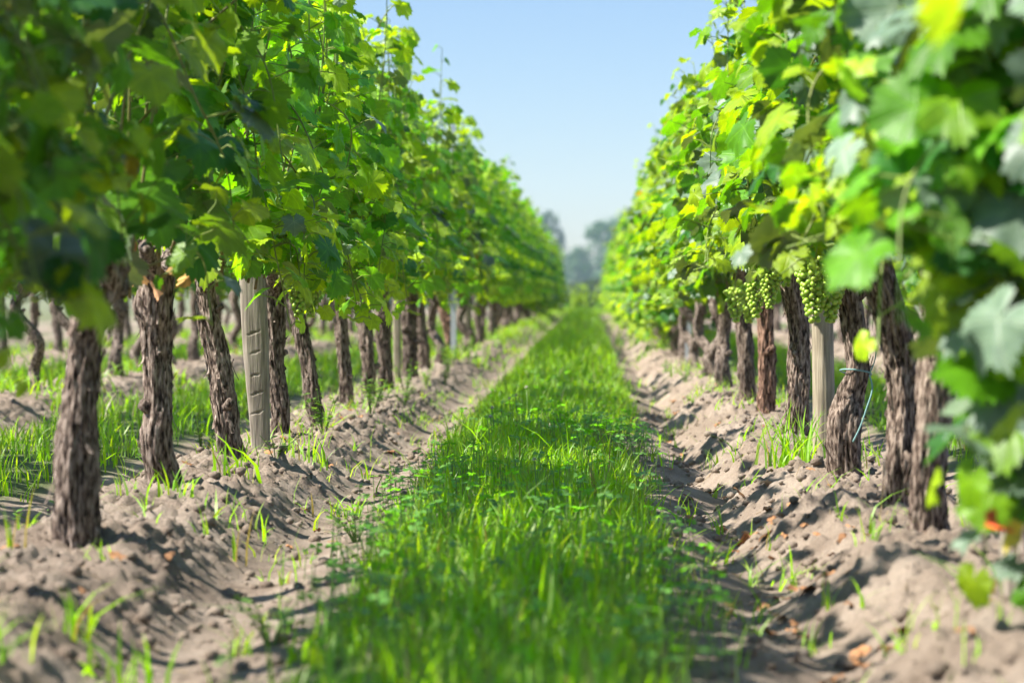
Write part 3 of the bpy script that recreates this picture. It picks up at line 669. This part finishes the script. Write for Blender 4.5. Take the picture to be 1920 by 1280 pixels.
# grass tufts one can count, along the banks
def tuft_mesh(seed, n, h, spread=.02):
    rng = np.random.RandomState(seed); p = np.stack([rng.normal(0, spread, n), rng.normal(0, spread, n), np.full(n, -.01)], 1)
    V, T, C = blades(p, h * rng.uniform(.45, 1.1, n), rng.uniform(.004, .0075, n), rng, grass_cols(rng, n) * 1.1, .55)
    return mesh_np('grass_tuft', V, T, None, C, True, [M_GRASS])
TUFTS = [tuft_mesh(1, 60, .17, .05), tuft_mesh(2, 12, .13), tuft_mesh(3, 7, .10), tuft_mesh(4, 16, .09, .03), tuft_mesh(5, 5, .14, .01)]
tufts = [(.49, 6.25, 0, 1, 'tall bushy grass tuft in front of the smooth pale stake'),
         (.555, 6.55, 1, 1.1, 'upright grass blades against the foot of the smooth pale stake'),
         (.50, 4.62, 4, 1.0, 'grass tuft of few blades left of the thick trunk beside the teal tie'),
         (.585, 3.62, 1, 1.0, 'blurred grass tuft at the lower right edge of the photo'),
         (.47, 4.25, 2, .8, 'small blurred grass tuft on the right bank under the drooping leaves'),
         (-.80, 5.75, 1, 1.2, 'long bladed grass tuft between the knotted trunk and the shaggy trunk'),
         (-.84, 5.20, 3, .9, 'low grass tuft at the foot of the knotted trunk'),
         (-.80, 6.75, 4, 1.2, 'arching grass blades in front of the notched stake'),
         (-.72, 6.6, 1, .9, 'grass tuft on the bank crest right of the notched stake'),
         (-.73, 5.0, 2, 1.2, 'thin grass blades on the open bank right of the knotted trunk'),
         (-.66, 4.75, 4, .8, 'single spray of grass halfway down the left bank'),
         (-.80, 4.16, 2, .8, 'short grass blades at the swollen foot of the leftmost trunk'),
         (-.945, 4.15, 4, .9, 'upright grass blades left of the leftmost trunk'),
         (-.62, 3.3, 3, 1.1, 'blurred grass tuft in the lower left furrow'),
         (-.74, 3.05, 0, .6, 'blurred clump of grass in the lower left corner'),
         (-.86, 3.30, 0, .6, 'blurred clump of grass on the bank at the left edge'),
         (-.70, 3.45, 1, .9, 'blurred upright grass on the bank below the leftmost trunk'),
         (-.60, 2.95, 1, .8, 'blurred grass lowest in the left furrow'),
         (-.80, 2.85, 3, 1.2, 'very blurred grass at the bottom left corner'),
         (-.57, 5.9, 1, .7, 'grass tuft springing from the left furrow edge'),
         (-.84, 9.2, 3, 1.1, 'leafy grass at the foot of the slender brown trunk'),
         (-.83, 8.0, 1, 1.0, 'grass beside the slim dark leaning trunk'),
         (.44, 10.2, 3, 1.0, 'low grass tuft on the right bank before the leftmost sharp trunk'),
         (.40, 7.0, 2, .8, 'small grass tuft on the scalloped right bank'),
         (.48, 13.2, 0, .7, 'pale grass clump in front of the right metal post')]
for (x, y, k, s, lab) in tufts:
    o = tag(ob('grass_tuft', TUFTS[k], None, (x, y, H(x, y))), lab, 'grass tuft', 'grass tufts on the soil banks'); o.scale = (s, s, s); o.rotation_euler = (0, 0, x * 50 + y * 7)

# broad-leaved weeds on the left bank
def weed_mesh(seed, n=26, h=.10):
    rng = np.random.RandomState(seed); mb = MB()
    for q in range(6):
        az = rng.uniform(0, 6.28); e = np.array([math.cos(az) * rng.uniform(.02, .07), math.sin(az) * rng.uniform(.02, .07), h * rng.uniform(.5, 1.1)])
        tube(mb, [(0, 0, -.01), e * .5 + np.array([0, 0, .01]), e], [.002, .0016, .001], 4, np.array([.12, .2, .04]), 1, False)
        for j in range(n // 4):
            f = rng.uniform(.25, 1); a2 = rng.uniform(0, 6.28); d = np.array([math.cos(a2), math.sin(a2), rng.uniform(-.1, .5)]); l = rng.uniform(.014, .03); pz = e * f
            s = nrm(np.cross(d, [0, 0, 1])); a = pz; d = nrm(d)
            Vv = [a, a + d * l * .4 - s * l * .28, a + d * l * .4 + s * l * .28, a + d * l * .75 - s * l * .22, a + d * l * .75 + s * l * .22, a + d * l + np.array([0, 0, -.003])]
            mb.add(Vv, [[0, 2, 1], [1, 2, 4], [1, 4, 3], [3, 4, 5]], None, np.array([.15, .29, .05]) * rng.uniform(.7, 1.3))
    return mb.mesh('weed', [M_GRASS, M_STEM])
WEEDS = [weed_mesh(1, 40, .12), weed_mesh(2, 60, .17), weed_mesh(3, 26, .08)]
weeds = [(-.80, 7.7, 1, 'leafy weed between the mottled trunk and the slim leaning trunk'),
         (-.78, 6.35, 2, 'low creeping weed on the bank crest below the notched stake'),
         (-.80, 9.9, 0, 'pale weed right of the slender brown trunk'),
         (-.77, 10.7, 1, 'leafy weed in front of the thin pale stake'),
         (-.76, 11.9, 0, 'weed on the bank crest right of the thin pale stake'),
         (-.75, 13.6, 1, 'blurred leafy weed on the left bank near the leaning trunk'),
         (-.74, 15.8, 1, 'tall blurred weed below the left grey metal post'),
         (-.76, 8.9, 1, 'fresh weed between the slim leaning trunk and the slender brown trunk'),
         (-.80, 9.6, 2, 'small round weed left of the slender brown trunk foot'),
         (-.74, 10.2, 0, 'weed halfway down the bank below the slender brown trunk'),
         (-.72, 12.7, 1, 'weed hanging over the bank edge below the thick dark trunk'),
         (-.78, 14.6, 1, 'weed on the crest between the leaning trunk and thick dark trunk'),
         (-.78, 17.4, 1, 'far blurred weed between the left metal post and the small brown stake'),
         (-1.15, 6.6, 1, 'weed in the alley behind the shaggy grey trunk'),
         (-1.2, 7.9, 1, 'weed in the alley seen left of the slim leaning trunk'),
         (-1.2, 5.6, 0, 'weed behind the knotted trunk'),
         (.45, 12.0, 0, 'leafy weed on the right bank left of the sharp trunks'),
         (.42, 14.4, 1, 'blurred weed clump on the right bank before the metal post'),
         (-.47, 5.15, 2, 'bright round leaved weed at the left edge of the grass strip'),
         (-.45, 3.6, 2, 'large blurred weed leaf low on the left side of the grass')]
for (x, y, k, lab) in weeds:
    o = tag(ob('weed', WEEDS[k], None, (x, y, H(x, y))), lab, 'weed', 'weeds on the soil banks'); o.rotation_euler = (0, 0, x * 31 + y * 5)

# clover in the grass
def trefoil(mb, p, rng, s, stem=True):
    up = nrm(np.array([rng.normal(0, .3), rng.normal(0, .3), 1])); a0 = rng.uniform(0, 6.28); c = np.array([.12, .38, .025]) * rng.uniform(.7, 1.3)
    X_ = nrm(np.cross(up, [.3, 1, .2])); Y_ = np.cross(up, X_)
    for k in range(3):
        a = a0 + k * 2.094; d = X_ * math.cos(a) + Y_ * math.sin(a); q = np.cross(up, d); dr = up * -.12
        pts = [p] + [p + (d * f + q * g_ + dr * f * f + up * .12 * abs(g_)) * s for f, g_ in ((.3, -.25), (.7, -.48), (1.0, -.38), (1.02, 0), (1.0, .38), (.7, .48), (.3, .25))]
        mb.add(pts, [[0, j + 1, j] for j in range(1, 7)], None, c)
    if stem: tube(mb, [p - np.array([0, 0, .09]) + rng.normal(0, .01, 3), p], [.001, .0008], 3, np.array([.1, .18, .04]), 1, False)
rng = np.random.RandomState(9); mb = MB()
for (cx, cy, sx_, sy_, n) in ((.06, 7.7, .12, .35, 240), (-.1, 8.3, .15, .3, 130), (-.38, 4.7, .08, .3, 70), (.1, 4.2, .1, .3, 110), (-.3, 5.6, .12, .5, 110), (-.05, 5.0, .2, .4, 90), (-.3, 3.6, .08, .3, 60), (.0, 3.3, .2, .3, 70), (-.2, 6.2, .2, .6, 80), (-.1, 11, .2, 1.2, 120), (.16, 3.7, .1, .4, 60)):
    for q in range(n):
        x, y = rng.normal(cx, sx_), rng.normal(cy, sy_)
        if x < -.5 or x > .20: continue
        trefoil(mb, np.array([x, y, H(x, y) + rng.uniform(.05, .105)]), rng, rng.uniform(.009, .016))
tag(ob('clover', mb.mesh('clover', [M_GRASS, M_STEM])), 'dark green clover leaves spreading among the strip of grass', 'clover', None, 'stuff')
def clover_flower(x, y, h, lab):
    root = tag(empty('clover_flower', (x, y, H(x, y))), lab, 'flower', 'white clover flowers in the grass')
    r_ = np.random.RandomState(int(y * 100)); mb = MB(); tube(mb, [(0, 0, -.01), (.004, 0, h * .5), (0, .003, h)], .0013, 5, np.array([.13, .22, .05])); ob('stem', mb.mesh('stem', [M_STEM]), root)
    mb = MB()
    for q in range(60):
        d = nrm(r_.normal(size=3)); d[2] = abs(d[2]) * .9 - .15; s = nrm(np.cross(d, [.2, .1, 1])); u = np.cross(d, s); o = np.array([0, 0, h]); l = r_.uniform(.007, .011)
        mb.add([o, o + d * l * .6 - s * .0022 , o + d * l * .6 + s * .0022, o + d * l + u * .001], [[0, 2, 1], [1, 2, 3]], None, np.array([.72, .70, .60]) * r_.uniform(.8, 1.1))
    ob('petals', mb.mesh('petals', [M_PETAL]), root)
for a in ((-.215, 8.75, .15, 'white clover flower farthest up the grass strip, left of two others'), (-.245, 8.55, .13, 'white clover flower, right one of the close pair in the grass'),
          (-.265, 8.5, .12, 'white clover flower, left one of the close pair in the grass'), (-.30, 7.9, .12, 'white clover flower near the left edge of the grass'),
          (-.29, 7.5, .11, 'faded clover flower lowest of those at the left grass edge'), (.165, 4.75, .10, 'blurred white clover flower at the right edge of the grass'), (-.12, 5.6, .11, 'blurred white clover flower in the middle of the grass')): clover_flower(*a)

# dry leaves on the soil
rng = np.random.RandomState(10); mb = MB()
spots = [(rng.normal(.34, .06), rng.normal(5.2, .35)) for _ in range(26)] + [(rng.normal(.33, .06), rng.normal(4.15, .3)) for _ in range(24)] + [(rng.uniform(-1.3, -.5), rng.uniform(3, 10)) for _ in range(60)] + [(rng.uniform(.2, .6), rng.uniform(3, 12)) for _ in range(45)]
for (x, y) in spots:
    V, T, U = LEAVES[rng.randint(10)]; a = rng.uniform(0, 6.28); s = rng.uniform(.008, .022)
    V = V * np.array([1, 1, 2.2]); ca, sa = math.cos(a), math.sin(a); tl = rng.normal(0, .35)
    V = np.stack([V[:, 0] * ca - V[:, 1] * sa, V[:, 0] * sa + V[:, 1] * ca, V[:, 2] + V[:, 0] * tl], 1) * s
    mb.add(V + np.array([x, y, H(x, y) + .006 + s * .25]), T, None, np.array([.30, .15, .07]) * rng.uniform(.6, 1.4))
tag(ob('fallen_leaves', mb.mesh('fallen_leaves', [M_DRY])), 'curled brown dead leaves scattered in the furrows', 'dead leaves', None, 'stuff')
mb = MB()
for q in range(420):
    x, y = rng.uniform(-1.3, .7), 2.4 + 9 * rng.rand() ** 1.3
    if -.42 < x < .1: continue
    a = rng.uniform(0, 6.28); l = rng.uniform(.01, .045); dx, dy = math.cos(a) * l, math.sin(a) * l
    tube(mb, [(x, y, H(x, y) + .004), (x + dx * .5, y + dy * .5, H(x + dx * .5, y + dy * .5) + .006), (x + dx, y + dy, H(x + dx, y + dy) + .005)], .0009, 3, np.array([.34, .25, .14]) * rng.uniform(.5, 1.3), 0, False)
tag(ob('straw_litter', mb.mesh('straw_litter', [M_DRY])), 'bits of straw and dry twig lying on the tilled soil', 'straw', None, 'stuff')
# crumbs of earth
mb = MB()
ICO1 = ico(1); ICO_N = [perlin(ICO1[0][:, 0] * 1.4 + q * 7.7, ICO1[0][:, 1] * 1.4, ICO1[0][:, 2] * 1.4) for q in range(40)]
n = 9000; xs_ = rng.uniform(-1.25, .75, n); ys_ = 2.3 + 9 * rng.rand(n) ** 1.3; kk = grass_mask(xs_, ys_) < .15; xs_, ys_ = xs_[kk], ys_[kk]; hs_ = height(xs_, ys_)
for x, y, h in zip(xs_, ys_, hs_):
    s = .0025 + .013 * rng.rand() ** 4; V = ICO1[0] * (1 + .4 * ICO_N[int(x * 9999) % 40])[:, None] * s * np.array([1, 1.1, .75])
    mb.add(V + np.array([x, y, h + s * .3]), ICO1[1], None, (0, 0, 0))
tag(ob('soil_crumbs', mb.mesh('soil_crumbs', [M_SOIL])), 'loose crumbs of sandy earth lying over the soil banks', 'soil', None, 'stuff')

# ------------------------------------------------------------------ stakes, posts, tie
def stake_mesh(name, m, hgt, w0, w1, lean, seed, square=.6, notches=(), depth=1.0):
    nl, na = 400, 96; rng = np.random.RandomState(seed); th = np.arange(na) / na * 2 * np.pi; z = np.linspace(-.12, hgt, nl)
    TH, ZZ = np.meshgrid(th, z); f = np.clip(ZZ / hgt, 0, 1); wd = (w0 + (w1 - w0) * sstep(0, .55, f)) / 2
    e = 2 / (2 + 6 * square); cx = np.sign(np.cos(TH)) * np.abs(np.cos(TH)) ** e; cy = np.sign(np.sin(TH)) * np.abs(np.sin(TH)) ** e
    rr = wd * (1 + .03 * perlin(np.cos(TH) * 2 + seed, np.sin(TH) * 2, ZZ * 6) + .02 * perlin(np.cos(TH) * 8 + seed, np.sin(TH) * 8, ZZ * 5))
    x = rr * cx; y = rr * cy * depth
    for nz in notches:
        x0 = .0 + .004 * math.sin(nz * 60)
        dz = ZZ - nz - .01 * (x - x0) / .03 - .005 * perlin(x * 90, nz * 50); y = y + np.where(y < 0, .0045, 0) * np.exp(-(dz / .0022) ** 2) * np.exp(-((x - x0) / (w1 * (.20 + .05 * math.sin(nz * 90)))) ** 4)
    x = x + lean * f
    V = np.stack([x, y, ZZ + .004 * perlin(x * 60, y * 60) * (f > .99)], -1).reshape(-1, 3)
    i = (np.arange(nl - 1)[:, None] * na + np.arange(na)[None]).ravel(); j = (np.arange(nl - 1)[:, None] * na + (np.arange(na)[None] + 1) % na).ravel()
    k = len(V); V = np.concatenate([V, [[lean, 0, hgt + .003]]])
    return mesh_np(name, V, [np.array([[k, (nl - 1) * na + q, (nl - 1) * na + (q + 1) % na] for q in range(na)]), np.stack([i, j, j + na, i + na], 1)], None, None, True, [m])
def stake(x, y, me, lab): return tag(ob('wooden_stake', me, None, (x, y, Hs(x, y))), lab, 'stake', 'wooden stakes along the rows')
stake(-.888, 6.90, stake_mesh('stake', M_OLDWOOD, .56, .052, .070, -.028, 1, .25, (.095, .150, .196, .257, .309), .8), 'broad weathered stake with five horizontal notches among the left trunks')
stake(.60, 6.55, stake_mesh('stake', M_PALEWOOD, .52, .058, .055, -.008, 2, .0), 'smooth round pale stake behind the trunk with teal tie')
stake(-.90, 12.0, stake_mesh('stake', M_PALEWOOD, .66, .036, .034, -.008, 3, .3), 'thin pale stake in the left row between dark trunks')
stake(.615, 3.62, stake_mesh('stake', M_OLDWOOD, .50, .07, .07, .01, 4, .5), 'dark blurred stake at the lower right edge behind drooping leaves')
stake(-2.42, 9.6, stake_mesh('stake', M_PALEWOOD, .6, .06, .06, .0, 5, .2), 'pale stake in the second row, left of the leftmost trunk')
stake(-.89, 18.55, stake_mesh('stake', M_OLDWOOD, .6, .05, .05, .0, 6, .2), 'small brown stake far along the left row, past the metal post')
def post(x, y, h, lab):
    w_, d_, th = .017, .022, .003
    prof = [(-w_, -d_), (w_, -d_), (w_, d_), (w_ - th, d_), (w_ - th, -d_ + th), (-w_ + th, -d_ + th), (-w_ + th, d_), (-w_, d_)]
    V = [(a, b, z) for z in (-.15, h) for a, b in prof]; n = 8
    Q = [[q, (q + 1) % n, n + (q + 1) % n, n + q] for q in range(n)]
    Tt = [[n + a, n + b, n + c_] for a, b, c_ in ((0, 1, 4), (0, 4, 5), (1, 2, 3), (1, 3, 4), (0, 5, 6), (0, 6, 7))]
    tag(ob('metal_post', mesh_np('metal_post', np.array(V, float), [np.array(Tt), np.array(Q)], None, None, False, [M_METAL]), None, (x, y, Hs(x, y))), lab, 'post', 'galvanised trellis posts')
post(.595, 15.4, 1.5, 'grey galvanised metal post standing in the right row')
post(-.86, 16.2, 1.5, 'grey galvanised metal post standing in the left row')

# teal twine round the crooked trunk
bx, by = .598, 5.94; bz = Hs(bx, by)
root = tag(empty('vine_tie', (bx, by, bz)), 'teal twine knotted round the crooked trunk with a hanging tail', 'tie')
def ribbon(mb, P_, w_, nrmdir=None):
    P_ = spline(P_, 30); tube(mb, P_, w_, 6)
mb = MB(); a = np.linspace(0, 2 * np.pi, 25)
tube(mb, np.stack([.018 + .036 * np.cos(a), 0.036 * np.sin(a), .232 + .008 * np.cos(a + 2.2)], 1), .0020, 6, caps=False); ob('loop', mb.mesh('loop', [M_TWINE]), root)
mb = MB(); ribbon(mb, [(.045, -.042, .228), (.05, -.055, .20), (.036, -.062, .15), (.02, -.064, .105), (.005, -.066, .075)], .0019); ob('tail', mb.mesh('tail', [M_TWINE]), root)
mb = MB(); ribbon(mb, [(.045, -.042, .23), (.056, -.05, .26), (.06, -.05, .30), (.062, -.048, .335)], .0015); ob('tail', mb.mesh('tail', [M_TWINE]), root)

# ------------------------------------------------------------------ shoots and leaves of their own on the near vines
def hero_shoot(root_xy, path, seed, l0, l1, **kw):
    for o in COL.objects:
        if o.get('category') == 'grapevine' and abs(o.location.x - root_xy[0]) < .05 and abs(o.location.y - root_xy[1]) < .03: break
    mb = MB(); shoot(mb, path, np.random.RandomState(seed), l0, l1, **kw); return o, ob('shoot', mb.mesh('vine_shoot', [M_LEAF, M_STEM]), o)
F = (-.35, -1.0, .2)
# drooping canes at the right edge
for sd, pth in ((1, [(-.02, -.20, .75), (-.11, -.27, .70), (-.14, -.30, .52), (-.12, -.30, .30), (-.12, -.28, .06)]), (2, [(0, -.05, .70), (-.10, -.15, .62), (-.12, -.2, .45), (-.08, -.22, .28), (-.06, -.2, .15)]), (3, [(0, -.3, .8), (-.10, -.35, .74), (-.17, -.38, .62), (-.17, -.36, .44)]), (7, [(0, -.1, .8), (-.12, -.2, .75), (-.16, -.25, .6), (-.15, -.25, .42)]), (8, [(.0, -.25, .62), (-.06, -.33, .55), (-.04, -.34, .35), (-.05, -.32, .05)]), (12, [(-.02, -.25, .72), (-.09, -.33, .6), (-.08, -.33, .35), (-.085, -.30, .08)]), (13, [(0, -.4, .8), (-.06, -.5, .7), (-.08, -.52, .5), (-.085, -.5, .25)]), (9, [(0, .1, .85), (-.14, .05, .8), (-.2, .0, .66), (-.2, -.02, .55)])):
    hero_shoot((.6, 3.40), pth, sd, .066, .052, side=F, dusty=.45, young=.06, lateral=.4, step=.05, tip=.12)
hero_shoot((-.88, 6.26), [(.0, -.1, .60), (.06, -.25, .60), (.07, -.33, .555), (.05, -.36, .50)], 10, .098, .098, side=(.3, -1.0, .1), dusty=0, young=0, lateral=0, step=.075)
hero_shoot((-.892, 7.38), [(.05, -.1, .52), (.10, -.2, .50), (.13, -.22, .42), (.13, -.2, .36)], 11, .075, .07, side=(.4, -1.0, .1), dusty=.1, young=.1, lateral=0, step=.07)
# left row: pale shoot reaching over the alley; right row: shoot against the sky
hero_shoot((-.90, 5.37), [(.10, -.1, .95), (.20, -.1, 1.05), (.235, -.12, 1.17), (.25, -.12, 1.30)], 4, .062, .04, young=.95, lateral=.2, r0=.0035)
hero_shoot((.613, 8.86), [(-.05, -.3, 1.40), (-.14, -.35, 1.47), (-.22, -.36, 1.55), (-.29, -.36, 1.585)], 5, .045, .03, young=.3, lateral=.1, r0=.003)
hero_shoot((-.894, 9.39), [(.10, 0, 1.35), (.16, 0, 1.45), (.22, 0, 1.5)], 6, .05, .03, young=.4, lateral=.1, r0=.003)
# withered leaf by the left bunch, withered leaves on the knotted head
def withered(root_xy, spots, seed):
    for o in COL.objects:
        if o.get('category') == 'grapevine' and abs(o.location.x - root_xy[0]) < .05 and abs(o.location.y - root_xy[1]) < .03: break
    rng = np.random.RandomState(seed)
    for (x, y, z, s, cc) in spots:
        V, T, U = LEAVES[rng.randint(10)]; V = V.copy(); V[:, 2] = V[:, 2] * 2.0 + V[:, 0] ** 2 * 1.2; mb = MB(); V = V * np.array([.55, 1.1, 1]) * s
        mb.add(np.stack([V[:, 0], V[:, 2], -V[:, 1]], 1) , T, None, cc, U); l = ob('withered_leaf', mb.mesh('withered_leaf', [M_DRY]), o, (x, y, z)); l.rotation_euler = (rng.normal(0, .4), rng.normal(0, .4), rng.normal(0, 1))
withered((-.892, 7.38), [(.115, -.16, .50, .05, (.36, .15, .08))], 1)
withered((-.90, 5.37), [(.03, -.06, .47, .035, (.42, .25, .10)), (-.04, -.06, .45, .03, (.40, .22, .08)), (.06, -.03, .44, .03, (.5, .3, .1)), (-.06, -.02, .5, .035, (.35, .16, .08)), (.0, -.08, .42, .028, (.33, .18, .09))], 2)
withered((.6, 3.40), [(-.125, -.40, .150, .022, (.55, .10, .03)), (-.110, -.39, .135, .024, (.50, .42, .04))], 3)

# ------------------------------------------------------------------ beyond the rows
for k, (x, y) in enumerate(((-2.0, 74), (-1.0, 74.3), (-.1, 74), (.8, 74.2), (1.7, 74))):
    o = vine(x, y, 'yellow green vine of the block that closes the end of the grass strip', 'vines beyond the end of the path', FOL_YOUNG, far=k); o.rotation_euler = (0, 0, R(90))
def hedge(name, x0, x1, y, h, seed, lab):
    rng = np.random.RandomState(seed); n = 6000; p = np.stack([rng.uniform(x0, x1, n), y + rng.normal(0, .8, n), h * rng.rand(n) ** .8], 1)
    p[:, 2] *= .8 + .25 * perlin(p[:, 0] * .5, y); p[:, 2] += height(p[:, 0], p[:, 1], False)
    return leafcloud(name, p, .22, rng, (.05, .09, .03), lab)
def leafcloud(name, p, s, rng, colr, lab, parent=None):
    n = len(p); a = rng.normal(size=(n, 3)); a /= np.linalg.norm(a, axis=1)[:, None]; b = np.cross(a, rng.normal(size=(n, 3))); b /= np.linalg.norm(b, axis=1)[:, None]
    sc = (s * rng.uniform(.6, 1.4, n))[:, None]
    V = np.stack([p - a * sc, p + b * sc * .6, p + a * sc, p - b * sc * .6], 1).reshape(-1, 3); Q = np.arange(n * 4).reshape(n, 4)
    o = ob(name, mesh_np(name, V, Q, None, np.repeat(np.array(colr) * rng.uniform(.6, 1.4, n)[:, None], 4, 0), False, [M_TREE]), parent)
    return o
tag(hedge('hedge', -16, 16, 185, 2.4, 1, ''), 'long dark green hedge crossing beyond the end of the vine rows', 'hedge')
def tree(x, y, h, rad, seed, lab, conifer=False, colr=(.05, .14, .055)):
    rng = np.random.RandomState(seed); z0 = Hs(x, y); root = tag(empty('far_tree' if not conifer else 'conifer_tree', (x, y, z0)), lab, 'tree', 'trees on the skyline')
    mb = MB(); tube(mb, [(0, 0, -.3), (.05, 0, h * .3), (0, .1, h * .6), (0, 0, h * .92)], [rad * .12, rad * .1, rad * .06, .02], 10, (1, 1, 1))
    for q in range(9):
        a = rng.uniform(0, 6.28); zz = h * rng.uniform(.3, .75); l = rad * rng.uniform(.5, .85)
        tube(mb, [(0, 0, zz), (math.cos(a) * l * .5, math.sin(a) * l * .5, zz + l * .25), (math.cos(a) * l, math.sin(a) * l, zz + l * (.5 if not conifer else -.1))], [rad * .045, rad * .03, .01], 6)
    ob('trunk', mb.mesh('tree_trunk', [M_BARK]), root)
    P_ = []
    for q in range(70):
        f = rng.rand(); zz = h * (.15 + .83 * f)
        env = rad * ((1 - f) ** .8 if conifer else math.sqrt(max(.05, 1 - (2 * abs(f - .42)) ** 2.4 * .75)))
        a = rng.uniform(0, 6.28); d = env * math.sqrt(rng.rand()); P_.append(np.array([math.cos(a) * d, math.sin(a) * d, zz]) + rng.normal(0, rad * .13, (60, 3)))
    leafcloud('crown', np.concatenate(P_), rad * .07, rng, colr, lab, root)
for a in ((2.4, 450, 13.2, 3.8, 1, 'tall broad tree against the sky at the end of the rows'), (-2.2, 460, 8.4, 3.0, 2, 'low bushy tree left of the tall broad tree'),
          (6.6, 455, 14.6, 4.3, 4, 'round tree mostly hidden behind the right vine row')): tree(*a)
tree(-7.4, 450, 14.6, 3.3, 3, 'dark tree rising just above the end of the left row', False, (.03, .085, .035))

# haze over the fields
hz = MB(); x0, x1, y0, y1, z0, z1 = -60, 60, -8, 520, -2.2, 22
hz.add([(x, y, z) for z in (z0, z1) for x, y in ((x0, y0), (x1, y0), (x1, y1), (x0, y1))], None, [[3, 2, 1, 0], [4, 5, 6, 7], [0, 1, 5, 4], [1, 2, 6, 5], [2, 3, 7, 6], [3, 0, 4, 7]])
m, t, p, out = mat('haze'); t.nodes.remove(p); v = N(t, 'ShaderNodeVolumePrincipled'); v.inputs['Color'].default_value = (.66, .86, 1, 1); v.inputs['Density'].default_value = .00042; v.inputs['Anisotropy'].default_value = .2
t.links.new(v.outputs[0], out.inputs['Volume'])
USE_HAZE = True
if USE_HAZE: tag(ob('haze', hz.mesh('haze', [m], False)), 'thin summer haze over the far fields and trees', 'haze', None, 'stuff')
